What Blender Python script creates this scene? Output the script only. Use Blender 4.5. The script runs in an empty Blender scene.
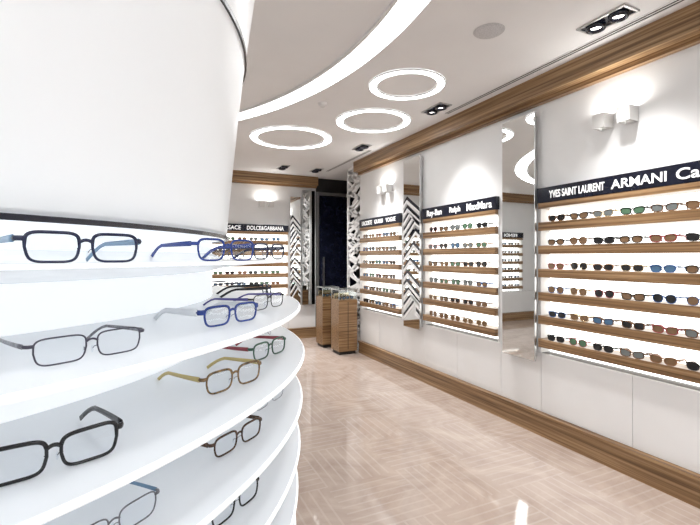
import bpy, math, random
from mathutils import Vector, Matrix
random.seed(7)
R = math.radians
scene = bpy.context.scene
try:
    scene.view_settings.view_transform = 'Standard'
except Exception:
    pass

# ------------------------------------------------------------ materials
MATS = {}
def P(name, col, rough=0.5, metal=0.0, emis=None, st=0.0, coat=0.0, noise=0.0, nscale=8.0, spec=0.5):
    if name in MATS: return MATS[name]
    m = bpy.data.materials.new(name); m.use_nodes = True
    nt = m.node_tree; b = nt.nodes['Principled BSDF']
    b.inputs['Base Color'].default_value = (*col, 1)
    b.inputs['Roughness'].default_value = rough
    b.inputs['Metallic'].default_value = metal
    b.inputs['Coat Weight'].default_value = coat
    b.inputs['Specular IOR Level'].default_value = spec
    if emis:
        b.inputs['Emission Color'].default_value = (*emis, 1)
        b.inputs['Emission Strength'].default_value = st
    if noise > 0:
        tc = nt.nodes.new('ShaderNodeTexCoord'); n = nt.nodes.new('ShaderNodeTexNoise')
        n.inputs['Scale'].default_value = nscale
        r = nt.nodes.new('ShaderNodeValToRGB')
        r.color_ramp.elements[0].position = .35; r.color_ramp.elements[1].position = .65
        r.color_ramp.elements[0].color = (*[c*(1-noise) for c in col], 1)
        r.color_ramp.elements[1].color = (*[min(1, c*(1+noise)) for c in col], 1)
        nt.links.new(tc.outputs['Object'], n.inputs['Vector'])
        nt.links.new(n.outputs['Fac'], r.inputs['Fac'])
        nt.links.new(r.outputs['Color'], b.inputs['Base Color'])
    MATS[name] = m
    return m

white_wall = P('white_paint', (.84,.85,.855), .55, noise=.015, nscale=3)
ceil_m = P('ceiling_paint', (.86,.865,.87), .7, noise=.015, nscale=2)
cab_m = P('white_lacquer', (.88,.885,.89), .25, noise=.01, nscale=3)
lit_m = P('backlit_acrylic', (.9,.9,.9), .4, emis=(.98,1,.97), st=2.6)
black_m = P('black_gloss', (.008,.010,.022), .15, noise=.2)
dark_m = P('dark_lining', (.012,.010,.010), .5, noise=.2)
steel_m = P('brushed_steel', (.6,.6,.6), .3, 1.0)
mirror_m = P('mirror_silver', (.86,.88,.88), .02, 1.0)
lamp_m = P('lamp_diffuser', (1,1,1), .5, emis=(.97,.99,1), st=7.5)
bulb_m = P('bulb_glow', (1,1,1), .5, emis=(1,.97,.92), st=8)
sconce_m = P('sconce_white', (.72,.72,.71), .4, noise=.01)
text_m = P('letter_white', (.9,.9,.9), .5, emis=(1,1,1), st=.5)
gap_m = P('shadow_gap', (.25,.25,.25), .8)

def wood():
    m = bpy.data.materials.new('zebrano_wood'); m.use_nodes = True
    nt = m.node_tree; b = nt.nodes['Principled BSDF']
    tc = nt.nodes.new('ShaderNodeTexCoord'); mp = nt.nodes.new('ShaderNodeMapping')
    mp.inputs['Scale'].default_value = (.9, 45, 60)
    n = nt.nodes.new('ShaderNodeTexNoise'); n.inputs['Scale'].default_value = 1.0
    n.inputs['Detail'].default_value = 4; n.inputs['Distortion'].default_value = .3
    r = nt.nodes.new('ShaderNodeValToRGB')
    e = r.color_ramp.elements
    e[0].position = .33; e[0].color = (.12,.062,.026,1)
    e[1].position = .68; e[1].color = (.44,.285,.150,1)
    x = e.new(.5); x.color = (.27,.155,.073,1)
    nt.links.new(tc.outputs['Object'], mp.inputs['Vector'])
    nt.links.new(mp.outputs['Vector'], n.inputs['Vector'])
    nt.links.new(n.outputs['Fac'], r.inputs['Fac'])
    nt.links.new(r.outputs['Color'], b.inputs['Base Color'])
    b.inputs['Roughness'].default_value = .32
    return m
wood_m = wood()

def floor_mat():
    m = bpy.data.materials.new('polished_marble_tiles'); m.use_nodes = True
    nt = m.node_tree; b = nt.nodes['Principled BSDF']; L = nt.links
    def math_(op, a, bb=None, c=None):
        n = nt.nodes.new('ShaderNodeMath'); n.operation = op
        for i, v in enumerate((a, bb, c)):
            if v is None: continue
            if hasattr(v, 'links'): L.new(v, n.inputs[i])
            else: n.inputs[i].default_value = v
        return n.outputs[0]
    tc = nt.nodes.new('ShaderNodeTexCoord'); sp = nt.nodes.new('ShaderNodeSeparateXYZ')
    L.new(tc.outputs['Object'], sp.inputs[0])
    T = .52
    u = math_('MULTIPLY', sp.outputs[0], 1/T); v = math_('MULTIPLY', sp.outputs[1], 1/T)
    chk = math_('FLOORED_MODULO', math_('ADD', math_('FLOOR', u), math_('FLOOR', v)), 2.0)
    su = math_('FRACT', math_('MULTIPLY', u, 8.0)); sv = math_('FRACT', math_('MULTIPLY', v, 8.0))
    lu = math_('LESS_THAN', su, .2); lv = math_('LESS_THAN', sv, .2)
    line = math_('ADD', math_('MULTIPLY', lu, chk), math_('MULTIPLY', lv, math_('SUBTRACT', 1.0, chk)))
    n = nt.nodes.new('ShaderNodeTexNoise'); n.inputs['Scale'].default_value = 2.4; n.inputs['Detail'].default_value = 10
    n.inputs['Distortion'].default_value = 1.8; n.inputs['Roughness'].default_value = .6
    L.new(tc.outputs['Object'], n.inputs['Vector'])
    r = nt.nodes.new('ShaderNodeValToRGB'); e = r.color_ramp.elements
    e[0].position = .3; e[0].color = (.44,.350,.300,1); e[1].position = .72; e[1].color = (.60,.505,.445,1)
    L.new(n.outputs['Fac'], r.inputs['Fac'])
    mx = nt.nodes.new('ShaderNodeMix'); mx.data_type = 'RGBA'
    n2 = nt.nodes.new('ShaderNodeTexNoise'); n2.inputs['Scale'].default_value = 1.1
    L.new(tc.outputs['Object'], n2.inputs['Vector'])
    L.new(math_('MULTIPLY', line, math_('MULTIPLY', n2.outputs['Fac'], .36)), mx.inputs[0])
    L.new(r.outputs['Color'], mx.inputs[6]); mx.inputs[7].default_value = (.78,.71,.665,1)
    L.new(mx.outputs[2], b.inputs['Base Color'])
    b.inputs['Roughness'].default_value = .05
    b.inputs['Specular IOR Level'].default_value = 1.0
    return m
floor_m = floor_mat()

def lens_mat(name, tint, mixf):
    m = bpy.data.materials.new(name); m.use_nodes = True
    nt = m.node_tree; nt.nodes.clear()
    o = nt.nodes.new('ShaderNodeOutputMaterial'); t = nt.nodes.new('ShaderNodeBsdfTransparent')
    g = nt.nodes.new('ShaderNodeBsdfGlossy'); mx = nt.nodes.new('ShaderNodeMixShader')
    t.inputs[0].default_value = (*tint, 1); g.inputs['Roughness'].default_value = .03
    mx.inputs[0].default_value = mixf
    nt.links.new(t.outputs[0], mx.inputs[1]); nt.links.new(g.outputs[0], mx.inputs[2])
    nt.links.new(mx.outputs[0], o.inputs[0])
    return m
clear_lens = lens_mat('clear_lens', (.95,.965,.98), .05)
glass_m = lens_mat('case_glass', (.9,.94,.93), .10)

# ------------------------------------------------------------ mesh builder
class MB:
    def __init__(s): s.v=[]; s.f=[]; s.m=[]; s.sm=[]
    def box(s, x0,x1,y0,y1,z0,z1, mat=0):
        b=len(s.v)
        s.v += [(x,y,z) for z in (z0,z1) for y in (y0,y1) for x in (x0,x1)]
        for q in ((0,2,3,1),(4,5,7,6),(0,1,5,4),(2,6,7,3),(0,4,6,2),(1,3,7,5)):
            s.f.append(tuple(b+i for i in q)); s.m.append(mat); s.sm.append(False)
    def poly(s, pts, mat=0, sm=False):
        b=len(s.v); s.v += [tuple(p) for p in pts]
        s.f.append(tuple(range(b,b+len(pts)))); s.m.append(mat); s.sm.append(sm)
    def sweep(s, pts, ax, ra, rb, closed=False, mat=0, k=8, square=False):
        ax=Vector(ax).normalized(); pts=[Vector(p) for p in pts]; n=len(pts); b=len(s.v)
        for i,p in enumerate(pts):
            if closed: t=pts[(i+1)%n]-pts[i-1]
            else: t=pts[min(i+1,n-1)]-pts[max(i-1,0)]
            t.normalize(); a=ax-t*ax.dot(t); a.normalize(); c=t.cross(a)
            A=ra[i] if isinstance(ra,(list,tuple)) else ra
            B=rb[i] if isinstance(rb,(list,tuple)) else rb
            for j in range(k):
                an=2*math.pi*(j+.5)/k; cx,sx=math.cos(an),math.sin(an)
                if square:
                    cx=math.copysign(abs(cx)**.5,cx); sx=math.copysign(abs(sx)**.5,sx)
                s.v.append(tuple(p+a*(A*cx)+c*(B*sx)))
        for i in range(n if closed else n-1):
            i2=(i+1)%n
            for j in range(k):
                j2=(j+1)%k
                s.f.append((b+i*k+j,b+i2*k+j,b+i2*k+j2,b+i*k+j2)); s.m.append(mat); s.sm.append(True)
        if not closed:
            s.f.append(tuple(b+j for j in range(k))); s.m.append(mat); s.sm.append(False)
            s.f.append(tuple(b+(n-1)*k+j for j in reversed(range(k)))); s.m.append(mat); s.sm.append(False)
    def ball(s, c, r, mat=0, u=8, w=6):
        b=len(s.v)
        for i in range(w+1):
            th=math.pi*i/w
            for j in range(u):
                ph=2*math.pi*j/u
                s.v.append((c[0]+r[0]*math.sin(th)*math.cos(ph),c[1]+r[1]*math.sin(th)*math.sin(ph),c[2]+r[2]*math.cos(th)))
        for i in range(w):
            for j in range(u):
                j2=(j+1)%u
                s.f.append((b+i*u+j,b+(i+1)*u+j,b+(i+1)*u+j2,b+i*u+j2)); s.m.append(mat); s.sm.append(True)
    def lathe(s, prof, seg=128, mat=0, c=(0,0), smooth=True, closed=False):
        b=len(s.v); n=len(prof)
        for r,z in prof:
            for j in range(seg):
                a=2*math.pi*j/seg; s.v.append((c[0]+r*math.cos(a),c[1]+r*math.sin(a),z))
        for i in range(n if closed else n-1):
            i2=(i+1)%n
            for j in range(seg):
                j2=(j+1)%seg
                s.f.append((b+i*seg+j,b+i*seg+j2,b+i2*seg+j2,b+i2*seg+j)); s.m.append(mat); s.sm.append(smooth)
    def add(s, o, M, matmap=None):
        b=len(s.v); s.v += [tuple(M@Vector(p)) for p in o.v]
        s.f += [tuple(b+i for i in q) for q in o.f]
        s.m += [matmap[i] if matmap else i for i in o.m]; s.sm += o.sm
    def obj(s, name, mats, loc=(0,0,0), rotz=0, parent=None, bevel=0):
        me=bpy.data.meshes.new(name); me.from_pydata(s.v,[],s.f)
        for m in mats: me.materials.append(m)
        me.polygons.foreach_set('material_index', s.m)
        me.polygons.foreach_set('use_smooth', s.sm)
        me.update()
        o=bpy.data.objects.new(name, me); scene.collection.objects.link(o)
        o.location=loc; o.rotation_euler=(0,0,rotz)
        if parent: o.parent=parent
        if bevel:
            bv=o.modifiers.new('bevel','BEVEL'); bv.width=bevel; bv.segments=2; bv.limit_method='ANGLE'
        return o
def empty(name, loc=(0,0,0), rotz=0, parent=None):
    o=bpy.data.objects.new(name,None); scene.collection.objects.link(o)
    o.location=loc; o.rotation_euler=(0,0,rotz)
    if parent: o.parent=parent
    return o

# ------------------------------------------------------------ room shell
H = 2.98; XW = 3.0; YB = 7.6; YE = 6.06; YF=-2.4; XL=-2.7
ROT_R = R(-90)     # local x -> -Y , local y -> +X (into the wall)

b=MB(); b.box(XL-.2,4.5,YF-.2,YB+.3,-.1,0); b.obj('floor',[floor_m])
b=MB(); b.box(XL-.2,4.5,YF-.2,YB+.3,H,H+.1); b.obj('ceiling',[ceil_m])
b=MB(); b.box(XL-.15,XL,YF,YB+.2,0,H); b.obj('wall_left',[white_wall])
b=MB(); b.box(XL,XW+.2,YF-.15,YF,0,H); b.obj('wall_front',[white_wall])

LR = YE-YF
bays_R = [(0.03,1.23),(1.74,2.96),(3.43,6.6)]      # local x ranges along right wall, origin Y=YE
def wall_shell(side, L, bays, loc, rotz):
    w=MB(); w.box(0,L,.12,.2,0,H,0); w.obj('wall_'+side,[white_wall],loc,rotz)
    w=MB(); w.box(0,L,0,.119,2.078,H,0); w.obj('wall_%s_upper'%side,[white_wall],loc,rotz)
    xs=[0]
    for a,c in bays: xs+= [a,c]
    xs.append(L)
    for i in range(0,len(xs),2):
        if xs[i+1]-xs[i]>.005:
            w=MB(); w.box(xs[i],xs[i+1]-.001,0,.119,.692,2.077,0); w.obj('wall_%s_pier'%side,[white_wall],loc,rotz)
wall_shell('right', LR, bays_R, (XW,YE,0), ROT_R)
XB0=XL+.002; LB=2.818-XB0
bays_B=[(.5,2.3),(2.9,4.98)]
wall_shell('back', LB, bays_B, (XB0,YB,0), 0)
# dark entrance recess
b=MB(); b.box(2.82,4.3,YB,YB+.1,0,H,0); b.obj('wall_entrance',[dark_m])
b=MB(); b.box(2.83,2.87,-.04,-.001,0,2.72,0); b.box(2.87,3.7,-.04,-.001,2.66,2.72,0); b.box(3.66,3.7,-.04,-.001,0,2.66,0)
b.box(2.89,3.64,-.03,-.001,.02,2.64,1); b.box(2.95,2.97,-.08,-.031,.9,1.5,0)
b.obj('door_1',[steel_m,black_m],(0,YB,0))
b=MB(); b.box(4.3,4.4,YE-.2,YB,0,H,0); b.obj('wall_recess',[dark_m])
b=MB(); b.box(XW+.2,4.3,YE-.2,YE-.1,0,H,0); b.obj('wall_recess_side',[dark_m])

def beam(name, L, loc, rotz):
    b=MB(); b.box(0,L,-.13,-.001,2.82,H,0); b.box(0,L,-.05,-.001,2.785,2.82,0)
    b.obj(name,[wood_m],loc,rotz)
beam('trim_1', LR, (XW,YE,0), ROT_R)
beam('trim_2', LB, (XB0,YB,0), 0)
def skirting(name, L, loc, rotz):
    b=MB(); b.box(0,L,-.035,.11,0,.165,0); b.box(0,L,-.05,.11,.165,.19,0)
    b.obj(name,[wood_m],loc,rotz)
skirting('baseboard_right', LR, (XW,YE,0), ROT_R)
skirting('baseboard_back', LB, (XB0,YB,0), 0)

def cabinets(name, L, seams, loc, rotz):
    b=MB(); b.box(.003,L-.003,.02,.118,.191,.689,1)
    xs=[0.003]+seams+[L-.003]
    for i in range(len(xs)-1):
        b.box(xs[i]+.002,xs[i+1]-.002,0,.02,.193,.688,0)
    b.obj(name,[cab_m,gap_m],loc,rotz)
cabinets('base_cabinet',LR,[.62,1.23,1.74,2.35,2.98,3.44,4.2,5.0,5.8,6.6,7.5],(XW,YE,0),ROT_R)
cabinets('storage_cabinet',LB,[.5,1.1,1.7,2.3,2.9,3.6,4.3,4.98],(XB0,YB,0),0)

# ------------------------------------------------------------ eyewear template
def eyewear(a=.026,h=.017,cx=.034,rim=.0018,ex=3.0,tl=.14,th=.004,N=48,k=8,cat=0.0,brow=1.0,nose=True,tdrop=.022):
    """front faces -Y, temples go +Y. mats: 0 frame,1 temple,2 lens"""
    m=MB()
    def outline(sx):
        pts=[]
        for i in range(N):
            t=2*math.pi*i/N; c,s_=math.cos(t),math.sin(t)
            x=a*math.copysign(abs(c)**(2/ex),c); z=h*math.copysign(abs(s_)**(2/ex),s_)
            if z<0: x*=1-.13*(-z/h)              # narrower towards the bottom
            out=x/a                              # +1 = outer side
            z+=cat*out*(h if z>0 else h*.3)
            X=cx+x
            pts.append((sx*X, .30*X*X, z))       # gentle face-form wrap
        return pts
    for sx in (1,-1):
        o=outline(sx)
        rb=[rim*(brow if p[2]>h*.4 else 1) for p in o]
        m.sweep(o,(0,1,0),rim*1.1,rb,True,0,k)
        c=Vector((0,0,0))
        for p in o: c+=Vector(p)
        c/=len(o); c.y-=.0012
        bi=len(m.v); m.v.append(tuple(c)); m.v+= [tuple(p) for p in o]
        n=len(o)
        for i in range(n):
            m.f.append((bi,bi+1+i,bi+1+(i+1)%n)); m.m.append(2); m.sm.append(True)
        # end piece
        xo=cx+a; yo=.3*xo*xo
        zt=h*.55+cat*h*.6
        m.sweep([(sx*(xo-.001),yo,zt),(sx*(xo+.005),yo+.0006,zt),(sx*(xo+.0075),yo+.004,zt),(sx*(xo+.0078),yo+.010,zt)],(0,0,1),th*.75,.0016,False,0,6)
        xt=xo+.0078
        path=[];ra=[];rb=[]
        M_=12
        for i in range(M_+1):
            q=i/M_; y=yo+.008+(tl-.01)*q
            dz=0 if q<.66 else -((q-.66)/.34)**1.5*tdrop
            path.append((sx*(xt-.012*q*q),y,zt*(1-.3*q)+dz)); 
            ra.append(.0014); rb.append(th*(1-.45*q) if q<.7 else th*(.62+.5*(q-.7)))
        m.sweep(path,(1,0,0),ra,rb,False,1,6,True)
        if nose:
            m.sweep([(sx*(cx-a*.93),.0012,-h*.05),(sx*(cx-a*1.02),.006,-h*.15),(sx*(cx-a*1.05),.009,-h*.35)],(0,0,1),.0005,.0005,False,0,5)
            m.ball((sx*(cx-a*1.06),.0095,-h*.4),(.0014,.0025,.0048),2)
    # bridge
    xi=cx-a
    pts=[]
    for i in range(7):
        q=-1+2*i/6; pts.append((q*(xi+.0005),-.0005,h*.35+ .0030*(1-q*q)))
    m.sweep(pts,(0,1,0),rim*1.1,rim*1.3,False,0,6)
    mz=min(p[2] for p in m.v)
    m.v=[(p[0],p[1],p[2]-mz) for p in m.v]
    return m

SG=[eyewear(a=.029,h=.020,cx=.036,rim=.0028,ex=2.8,tl=.112,th=.006,N=16,k=4,brow=1.5,nose=False),
    eyewear(a=.028,h=.024,cx=.035,rim=.0024,ex=2.3,tl=.112,th=.005,N=16,k=4,nose=False),
    eyewear(a=.030,h=.020,cx=.037,rim=.0032,ex=3.4,tl=.112,th=.008,N=16,k=4,cat=.12,nose=False)]
sgm=[P('sg_black',(.012,.012,.015),.2),P('sg_tortoise',(.15,.065,.025),.25,noise=.6,nscale=90),P('sg_brown',(.26,.12,.05),.3),
     P('sg_blue',(.03,.10,.30),.25),P('sg_metal',(.60,.50,.34),.25,1.0),
     P('sg_lens_dark',(.02,.02,.022),.06),P('sg_lens_brown',(.22,.13,.07),.08),P('sg_lens_blue',(.08,.17,.30),.08),P('sg_lens_grey',(.18,.20,.20),.08),
     P('sg_red',(.30,.03,.04),.3),P('sg_lens_green',(.10,.20,.12),.08)]
TOPS=[1.79-.195*i for i in range(6)]
def bay(x0,x1,loc,rotz,texts,step=.2,seed=1):
    L=x1-x0; M=Matrix.Rotation(rotz,4,'Z'); p=Vector(loc)+(M@Vector((x0,0,0)))
    e=empty('eyewear_display_bay',p,rotz)
    b=MB(); b.box(0,L,.107,.118,.692,1.95); b.obj('lit_back_panel',[lit_m],parent=e)
    b=MB(); b.box(0,.012,-.005,.105,.692,1.95); b.box(L-.012,L-.001,-.005,.105,.692,1.95); b.obj('side_panel',[cab_m],parent=e)
    for i,t in enumerate(TOPS):
        b=MB(); b.box(.013,L-.013,-.04,.106,t-.07,t); b.obj('shelf_%d'%(i+1),[wood_m],parent=e,bevel=.002)
    b=MB(); b.box(.013,L-.013,-.04,.104,1.905,1.949); b.obj('top_rail',[wood_m],parent=e)
    b=MB(); b.box(0,L,-.042,.118,1.951,2.075); b.obj('sign_board',[black_m],parent=e,bevel=.002)
    for (tx,u0,u1,hh) in texts:
        c=bpy.data.curves.new('sign_letters','FONT'); c.body=tx; c.extrude=.002; c.size=.1; c.offset=.0012
        o=bpy.data.objects.new('sign_letters',c); scene.collection.objects.link(o); c.materials.append(text_m)
        o.parent=e; o.rotation_euler=(R(90),0,0)
        bpy.context.view_layer.update()
        d=o.dimensions
        o.scale=((u1-u0)/max(d.x,.001),hh/.072,1); o.location=(u0,-.0445,1.951+(.124-hh)/2)
    rnd=random.Random(seed); g=MB(); n=max(1,int((L-.1)/step)); off=(L-(n-1)*step)/2
    for t in TOPS:
        row=rnd.choice([0,0,1,2])
        for i in range(n):
            s_=rnd.choice(SG) if rnd.random()<.5 else SG[row%3]
            fm=rnd.choice([0,0,0,1,1,2,3,4,9]); lm=rnd.choice([5,5,6,6,7,8,10])
            mm=[fm,fm if rnd.random()<.8 else 1,lm]
            X=Matrix.Translation((off+i*step+rnd.uniform(-.008,.008),-.032,t+.0005))@Matrix.Rotation(rnd.uniform(-.06,.06),4,'Z')@Matrix.Scale(1.14,4)
            g.add(s_,X,mm)
    g.obj('sunglasses_row',sgm,parent=e)
    return e
bay(*bays_R[0],(XW,YE,0),ROT_R,[('LACOSTE',.10,.42,.065),('GUESS',.50,.75,.06),('VOGUE',.84,1.10,.06)],seed=3)
bay(*bays_R[1],(XW,YE,0),ROT_R,[('Ray-Ban',.10,.38,.07),('Ralph',.52,.70,.06),('MaxMara',.80,1.16,.075)],seed=5)
bay(*bays_R[2],(XW,YE,0),ROT_R,[('YVES SAINT LAURENT',.13,.60,.06),('ARMANI',.65,1.01,.065),('Calvin Klein',1.06,1.62,.07),('PRADA',1.8,2.2,.07)],seed=9)
bay(*bays_B[0],(XB0,YB,0),0,[('FENDI',.2,.6,.07),('VERSACE',.9,1.5,.07)],seed=11)
bay(*bays_B[1],(XB0,YB,0),0,[('VERSACE',.85,1.22,.07),('DOLCE&GABBANA',1.32,1.98,.07)],seed=13)

# ------------------------------------------------------------ mirrors
def strips(b,x0,x1,z0,z1,yy,th,mat,seed,n=9,w=.022):
    rnd=random.Random(seed)
    pitch=(z1-z0)/n; side=0
    def seg(p,q,ww):
        p=Vector((p[0],0,p[1])); q=Vector((q[0],0,q[1])); d=(q-p).normalized(); nn=Vector((-d.z,0,d.x))*ww
        c=[p+nn,p-nn,q-nn,q+nn]
        c=[Vector((min(max(v.x,x0),x1),0,min(max(v.z,z0),z1))) for v in c]
        bi=len(b.v)
        b.v+=[(v.x,yy,v.z) for v in c]+[(v.x,yy+th,v.z) for v in c]
        for f in ((0,1,2,3),(7,6,5,4),(0,4,5,1),(1,5,6,2),(2,6,7,3),(3,7,4,0)):
            b.f.append(tuple(bi+i for i in f)); b.m.append(mat); b.sm.append(False)
    for i in range(n):
        za=z0+i*pitch; zb=za+pitch*rnd.uniform(.9,1.5)
        if side: seg((x0,za),(x1,min(zb,z1)),w/2)
        else: seg((x1,za),(x0,min(zb,z1)),w/2)
        if rnd.random()<.8:
            xm=x0+(x1-x0)*rnd.uniform(.3,.7); zm=(za+min(zb,z1))/2
            seg((xm,zm),(x1 if rnd.random()<.5 else x0,min(zm+pitch*1.1,z1)),w*.4)
        side^=1
def zebra(b,x0,x1,z0,z1,yy,th,mat,rise=.30,pitch=.12,w=.042):
    """slanted bars in two families meeting at a wandering spine"""
    rnd=random.Random(5); z=z0-rise
    k=0
    while z<z1:
        xm=x0+(x1-x0)*(.5+.28*math.sin(k*.75)); zc=z+rise*(xm-x0)/(x1-x0)
        for (p,q) in (((x0,z),(xm,zc)),((xm,zc),(x1,zc-rise*.75*(x1-xm)/(x1-x0)))):
            if min(p[1],q[1])<z0 or max(p[1],q[1])+w>z1: continue
            bi=len(b.v)
            c=[p,q,(q[0],q[1]+w),(p[0],p[1]+w)]
            b.v+=[(v[0],yy,v[1]) for v in c]+[(v[0],yy+th,v[1]) for v in c]
            for f in ((0,1,2,3),(7,6,5,4),(0,4,5,1),(1,5,6,2),(2,6,7,3),(3,7,4,0)):
                b.f.append(tuple(bi+i for i in f)); b.m.append(mat); b.sm.append(False)
        z+=pitch*rnd.uniform(.85,1.15); k+=1
def mirror(name,x0,x1,loc,rotz,pattern=None,z0=.62,z1=2.73):
    M=Matrix.Rotation(rotz,4,'Z'); p=Vector(loc)+(M@Vector((x0,0,0))); L=x1-x0
    b=MB(); b.box(0,L,-.062,-.045,z0,z1,1); b.box(.03,L-.03,-.045,-.001,z0+.03,z1-.03,1)
    b.box(.004,L-.004,-.066,-.062,z0+.004,z1-.004,0)
    if pattern:
        zebra(b,.004,L-.004,z0+.01,2.32,-.072,.006,2,pitch=.115,w=.040)
        zebra(b,.004,L-.004,z0+.01,2.32,-.0665,.0005,3,pitch=.115,w=.085)
    b.obj(name,[mirror_m,steel_m,cab_m,black_m],p,rotz)
mirror('mirror_panel',YE-3.00,YE-2.63,(XW,YE,0),ROT_R)
mirror('patterned_panel',YE-4.70,YE-4.33,(XW,YE,0),ROT_R,4)
mirror('patterned_panel',2.30-XB0,2.50-XB0,(XB0,YB,0),0,6,.62,2.6)
mirror('mirror_panel',2.53-XB0,2.78-XB0,(XB0,YB,0),0)

# lattice screen on the line of the right wall
b=MB(); b.box(0,.52,-.02,.02,0,.03,0); b.box(0,.03,-.02,.02,0,H-.001,0); b.box(.49,.52,-.02,.02,0,H-.001,0); b.box(0,.52,-.02,.02,H-.04,H-.001,0)
strips(b,.02,.5,.03,H-.04,-.012,.024,0,21,n=22,w=.055); strips(b,.02,.5,.03,H-.04,-.011,.022,0,33,n=17,w=.055)
b.obj('lattice_screen',[cab_m],(XW+.03,YE+.54,0),ROT_R)

# glass-topped display counters
def counter(x,y,w,hh,name='display_counter'):
    e=empty(name,(x,y,0))
    b=MB(); b.box(-w/2,w/2,-w/2,w/2,.05,hh,0); b.box(-w/2+.02,w/2-.02,-w/2+.02,w/2-.02,0,.05,1)
    b.box(-.004,.004,-w/2-.002,-w/2,.08,hh-.03,1)
    b.obj('cabinet_body',[wood_m,dark_m],parent=e)
    b=MB(); t=.008
    for sx in (-1,1):
        for sy in (-1,1):
            b.box(min(sx*w/2,sx*(w/2-t)),max(sx*w/2,sx*(w/2-t)),min(sy*w/2,sy*(w/2-t)),max(sy*w/2,sy*(w/2-t)),hh,hh+.16,1)
    b.box(-w/2,w/2,-w/2,-w/2+t,hh+.15,hh+.16,1); b.box(-w/2,w/2,w/2-t,w/2,hh+.15,hh+.16,1)
    b.box(-w/2,-w/2+t,-w/2,w/2,hh+.15,hh+.16,1); b.box(w/2-t,w/2,-w/2,w/2,hh+.15,hh+.16,1)
    b.box(-w/2+t,w/2-t,-w/2+t,-w/2+t+.003,hh,hh+.15,0); b.box(-w/2+t,w/2-t,-w/2+t,w/2-t,hh+.152,hh+.156,0)
    b.obj('glass_case',[glass_m,steel_m],parent=e)
    g=MB()
    for i,(dx,dy) in enumerate(((-.08,-.08),(.08,-.05))):
        g.add(SG[i],Matrix.Translation((dx*w/.34,dy,hh+.001)),[i,i,7])
    g.box(-w/2+.03,w/2-.03,.09,.12,hh,hh+.09,4)
    g.obj('cased_sunglasses',sgm,parent=e)
counter(2.76,6.17,.31,.84)
counter(2.72,6.76,.30,.84)

# ------------------------------------------------------------ wall sconces
def sconce(x,loc,rotz,z=2.42,pw=5):
    M=Matrix.Rotation(rotz,4,'Z'); p=Vector(loc)+(M@Vector((x,0,0)))
    e=empty('cube_sconce',(p.x,p.y,z),rotz)
    b=MB(); w=.046
    def ring(zz,k): return [(-w*k,-.11*k,zz),(w*k,-.11*k,zz),(w*k,-.006,zz),(-w*k,-.006,zz)]
    o0=ring(-.05,.93); o1=ring(.05,1); 
    bi=len(b.v); b.v+=o0+o1
    for i in range(4):
        j=(i+1)%4; b.f.append((bi+i,bi+j,bi+4+j,bi+4+i)); b.m.append(0); b.sm.append(False)
    b.box(-.02,.02,-.008,-.003,-.03,.03,0)
    b.poly([(v[0]*.9,v[1]*.92-.004,-.03) for v in reversed(o0)],0); b.poly([(v[0]*.9,v[1]*.92-.004,.03) for v in o1],1)
    s=b.obj('sconce_shade',[sconce_m,bulb_m],parent=e)
    m=s.modifiers.new('sol','SOLIDIFY'); m.thickness=.002
    l=bpy.data.lights.new('sconce_light','AREA'); l.shape='RECTANGLE'; l.size=.08; l.size_y=.08; l.energy=pw; l.color=(1,.97,.92)
    lo=bpy.data.objects.new('sconce_light',l); scene.collection.objects.link(lo); lo.parent=e
    lo.location=(0,-.06,.055); lo.rotation_euler=(R(180),0,0)
for yy in (2.035,1.86): sconce(YE-yy,(XW,YE,0),ROT_R,2.47,.8)
sconce(YE-.2,(XW,YE,0),ROT_R,2.44,.9)
for yy in (5.30,5.12): sconce(YE-yy,(XW,YE,0),ROT_R,2.44,.7)
for xx in (1.78,1.95): sconce(xx-XB0,(XB0,YB,0),0,2.44,.8)
sconce(1.4,(XB0,YB,0),0,2.44,.8)

# ------------------------------------------------------------ ceiling fittings
def ring_light(x,y,ro,wd):
    e=empty('ceiling_ring_light',(x,y,H))
    b=MB(); b.lathe([(ro-wd,-.001),(ro-wd,-.008),(ro,-.008),(ro,-.001)],72); b.obj('ring_diffuser',[lamp_m],parent=e)
    b=MB()
    for r0 in (ro,ro-wd-.008): b.lathe([(r0,-.001),(r0,-.014),(r0+.008,-.014),(r0+.008,-.001)],72,smooth=False)
    b.obj('ring_trim',[cab_m],parent=e)
ring_light(2.0,3.15,.32,.06); ring_light(2.2,4.14,.40,.07); ring_light(1.59,5.16,.50,.085)
# curved cove light
b=MB(); C0=(-2.46,2.57); r0,r1=3.77,3.95; N=90; a0,a1=R(-84),R(84)
for i in range(N):
    t0=a0+(a1-a0)*i/N; t1=a0+(a1-a0)*(i+1)/N
    q=lambda r,t,z:(C0[0]+r*math.cos(t),C0[1]+r*math.sin(t),z)
    b.poly([q(r0,t0,-.006),q(r0,t1,-.006),q(r1,t1,-.006),q(r1,t0,-.006)],0)
    b.poly([q(r0-.02,t0,-.02),q(r0-.02,t1,-.02),q(r0,t1,-.02),q(r0,t0,-.02)],1)
    b.poly([q(r0,t0,-.02),q(r0,t1,-.02),q(r0,t1,0),q(r0,t0,0)],1)
    b.poly([q(r0-.02,t0,0),q(r0-.02,t1,0),q(r0-.02,t1,-.02),q(r0-.02,t0,-.02)],1)
    b.poly([q(r1,t0,-.012),q(r1,t1,-.012),q(r1+.01,t1,-.012),q(r1+.01,t0,-.012)],1)
    b.poly([q(r1+.01,t0,-.012),q(r1+.01,t1,-.012),q(r1+.01,t1,0),q(r1+.01,t0,0)],1)
b.obj('curved_cove_light',[P('cove_diffuser',(1,1,1),.5,emis=(.97,.99,1),st=6.0),ceil_m],(0,0,H))

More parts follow.
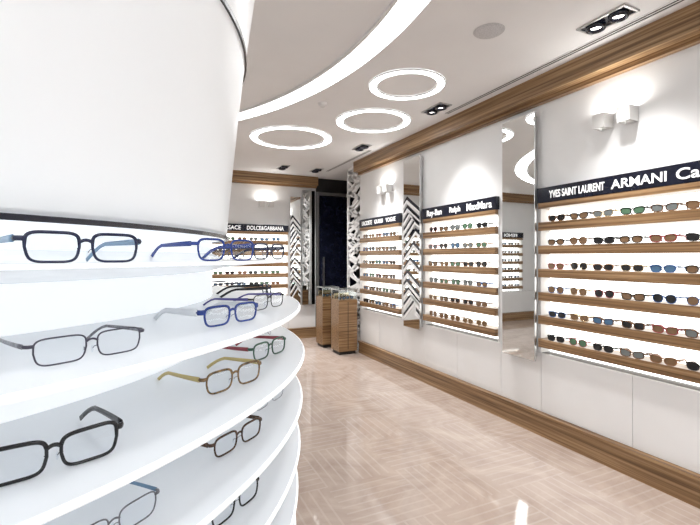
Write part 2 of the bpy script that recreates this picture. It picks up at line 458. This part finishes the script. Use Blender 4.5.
def disc(b,c,r,z,mat,n=20):
    b.poly([(c[0]+r*math.cos(2*math.pi*i/n),c[1]-r*math.sin(2*math.pi*i/n),z) for i in range(n)],mat)
def downlight(x,y,pw=62):
    e=empty('recessed_spotlight',(x,y,H))
    b=MB(); l,w=.15,.068
    b.box(-w,w,-l,l,-.006,-.001,1); 
    for s_ in (-1,1):
        b.box(s_*w-.006,s_*w+.006,-l-.006,l+.006,-.012,-.001,0); b.box(-w,w,s_*l-.006,s_*l+.006,-.012,-.001,0)
        b.lathe([(.055,-.006),(.055,-.03),(.042,-.032),(.034,-.012)],20,2,(0,s_*.073))
        disc(b,(0,s_*.073),.034,-.013,3)
    b.obj('spotlight_housing',[steel_m,black_m,black_m,bulb_m],parent=e)
    l=bpy.data.lights.new('spot_lamp','SPOT'); l.energy=pw*2; l.spot_size=R(96); l.spot_blend=1; l.shadow_soft_size=.06; l.color=(1,.98,.96)
    lo=bpy.data.objects.new('spot_lamp',l); scene.collection.objects.link(lo); lo.parent=e; lo.location=(0,0,-.10)
for x,y in ((2.58,1.757),(2.58,3.52),(2.58,5.18),(2.56,6.86),(1.98,6.87),(.6,6.6),(2.58,0.0),(-1.5,5.5)): downlight(x,y)
# linear air slots
for ya,yb in ((.2,3.6),(5.3,6.9)):
    b=MB(); b.box(-.022,.022,ya,yb,-.003,-.001,0); b.box(-.004,.004,ya,yb,-.005,-.003,1); b.box(-.030,-.022,ya,yb,-.005,-.001,1); b.box(.022,.030,ya,yb,-.005,-.001,1)
    b.obj('linear_air_diffuser',[dark_m,ceil_m],(2.765,0,H))
b=MB(); b.lathe([(.0,-.014),(.08,-.014),(.095,-.006),(.1,-.001)],40); b.obj('ceiling_speaker',[P('speaker_grille',(.58,.58,.59),.6,noise=.2,nscale=200)],(2.01,2.17,H))
b=MB(); b.lathe([(0,-.035),(.025,-.035),(.04,-.02),(.045,-.001)],24); b.obj('smoke_detector',[cab_m],(1.5,3.86,H))
# unseen glowing panels added behind the camera as ambient fill
for x,y in ((1.6,-1.2),(-.2,-1.6),(-1.6,-1.2)):
    b=MB(); b.box(-.3,.3,-.3,.3,-.02,-.001,0); b.box(-.27,.27,-.27,.27,-.024,-.02,1); b.obj('fill_light_panel',[steel_m,P('fill_panel_glow',(1,1,1),.5,emis=(.97,.985,1),st=21)],(x,y,H))

# ------------------------------------------------------------ curved display column
CX,CY=-.61,1.29
col=empty('eyewear_display_column',(CX,CY,0))
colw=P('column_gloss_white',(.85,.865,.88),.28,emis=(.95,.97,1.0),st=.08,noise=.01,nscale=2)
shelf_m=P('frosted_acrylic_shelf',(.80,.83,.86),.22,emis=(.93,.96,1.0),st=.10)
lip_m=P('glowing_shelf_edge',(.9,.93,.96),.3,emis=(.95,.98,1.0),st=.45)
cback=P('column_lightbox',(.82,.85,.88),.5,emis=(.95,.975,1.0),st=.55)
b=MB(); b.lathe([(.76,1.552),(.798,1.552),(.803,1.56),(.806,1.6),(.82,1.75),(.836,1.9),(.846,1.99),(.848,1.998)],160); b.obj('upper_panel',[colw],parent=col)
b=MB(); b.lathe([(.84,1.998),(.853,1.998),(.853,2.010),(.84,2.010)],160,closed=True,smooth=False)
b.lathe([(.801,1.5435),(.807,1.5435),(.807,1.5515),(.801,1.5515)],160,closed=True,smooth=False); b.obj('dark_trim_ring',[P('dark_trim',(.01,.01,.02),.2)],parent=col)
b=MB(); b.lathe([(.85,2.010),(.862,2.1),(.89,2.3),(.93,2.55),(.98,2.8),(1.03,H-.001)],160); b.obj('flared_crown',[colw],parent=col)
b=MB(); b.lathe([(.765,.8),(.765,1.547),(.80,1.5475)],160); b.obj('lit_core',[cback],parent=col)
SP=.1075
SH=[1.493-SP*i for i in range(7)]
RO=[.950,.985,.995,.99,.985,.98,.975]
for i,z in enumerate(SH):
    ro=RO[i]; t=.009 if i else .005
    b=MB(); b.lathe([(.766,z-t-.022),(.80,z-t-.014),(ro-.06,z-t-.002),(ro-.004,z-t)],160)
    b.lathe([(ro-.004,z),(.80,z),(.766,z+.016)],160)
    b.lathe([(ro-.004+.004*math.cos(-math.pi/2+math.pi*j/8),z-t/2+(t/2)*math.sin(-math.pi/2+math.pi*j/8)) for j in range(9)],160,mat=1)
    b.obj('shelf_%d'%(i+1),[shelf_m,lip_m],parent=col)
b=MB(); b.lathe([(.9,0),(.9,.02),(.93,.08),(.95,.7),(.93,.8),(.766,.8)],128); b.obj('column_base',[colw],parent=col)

# ------------------------------------------------------------ optical frames on the column
fc={ 'navy':P('fr_navy',(.012,.018,.055),.25),'blue':P('fr_blue',(.015,.045,.24),.2),'gun':P('fr_gunmetal',(.07,.065,.09),.3,.5),
 'black':P('fr_black',(.008,.008,.01),.2),'silver':P('fr_silver',(.45,.47,.5),.25,1),'tort':P('fr_tortoise',(.20,.12,.05),.25,noise=.7,nscale=120),
 'yellow':P('fr_honey',(.55,.43,.16),.3),'brown':P('fr_brown',(.07,.035,.018),.25,noise=.6,nscale=150),'purple':P('fr_purple',(.07,.06,.26),.3),
 'lightblue':P('fr_steelblue',(.16,.28,.42),.3),'white':P('fr_white',(.75,.77,.8),.3),'green':P('fr_green',(.03,.10,.06),.3),'red':P('fr_red',(.28,.04,.05),.3),
 'grey':P('fr_grey',(.16,.16,.18),.3,noise=.4,nscale=200)}
def specs(phi,row,fr,tm,yaw=0,sc=1.0,rad=.92,**kw):
    m=eyewear(**kw)
    a=R(phi); z=SH[row]+.0005
    o=m.obj('eyeglasses',[fc[fr],fc[tm],clear_lens],(CX+rad*math.cos(a),CY+rad*math.sin(a),z),a+R(90+yaw))
    o.scale=(sc,sc,sc)
    return o
thick=dict(rim=.0016,th=.0044,brow=1.3); thin=dict(rim=.0010,th=.0030,h=.0155)
specs(-53.6,0,'navy','lightblue',-8,.92,a=.0268,h=.0168,ex=4.6,**thick)
specs(-53.2,1,'gun','grey',-6,.90,a=.0275,ex=4.6,**thin)
specs(-55.6,2,'black','black',-14,.97,a=.0275,h=.0178,ex=4.6,cat=.08,rim=.0018,th=.005,brow=1.3)
specs(-51.6,3,'grey','lightblue',0,.95,a=.027,ex=4.2,**thin)
specs(-38.0,0,'blue','blue',-20,.95,a=.026,h=.0175,ex=4.2,**thick)
specs(-37.0,1,'blue','white',-18,.95,a=.027,h=.016,ex=4.2,rim=.0018,th=.0065,brow=1.3)
specs(-36.4,2,'tort','yellow',-20,.97,a=.027,h=.0175,ex=3.8,**thick)
specs(-35.4,3,'brown','brown',-16,.95,a=.027,h=.0165,ex=4,**thick)
specs(-36.0,4,'black','white',-14,.95,a=.027,h=.0175,ex=4,**thick)
specs(-22.5,0,'navy','navy',-24,1,a=.026,h=.016,ex=4,**thick)
specs(-23,1,'black','purple',-22,1,a=.027,ex=4,**thin)
specs(-22,2,'green','red',-26,1,a=.027,h=.017,ex=4,**thick)
specs(-22,3,'silver','grey',-22,1,a=.027,ex=4,**thin)
specs(-21,4,'black','black',-24,1,a=.027,h=.017,ex=4,**thick)
specs(-22,5,'grey','white',-22,1,a=.027,ex=4,**thin)
specs(-54,4,'tort','black',0,1,ex=4,**thick); specs(-54,5,'silver','grey',0,1,ex=4,**thin); specs(-37,5,'navy','blue',0,1,ex=4,**thick)
cl=['black','brown','gun','navy','silver','tort']
for ci,phi in enumerate((-73,-92,-3,16)):
    for r_ in range(6): specs(phi,r_,cl[(ci+r_)%6],cl[(ci*2+r_+1)%6],0,1,a=.026,ex=4,**(thick if (ci+r_)%2 else thin))

# ------------------------------------------------------------ world + camera
w=bpy.data.worlds.new('World'); scene.world=w; w.use_nodes=True
w.node_tree.nodes['Background'].inputs[0].default_value=(.8,.85,.9,1); w.node_tree.nodes['Background'].inputs[1].default_value=.3

cam=bpy.data.cameras.new('camera'); co=bpy.data.objects.new('camera',cam); scene.collection.objects.link(co)
cam.sensor_fit='HORIZONTAL'; cam.sensor_width=36; cam.lens=36*430/700; cam.shift_y=-5.5/700; cam.clip_start=.02
co.location=(0,0,1.5); co.rotation_euler=(R(90),0,R(-24.9))
scene.camera=co
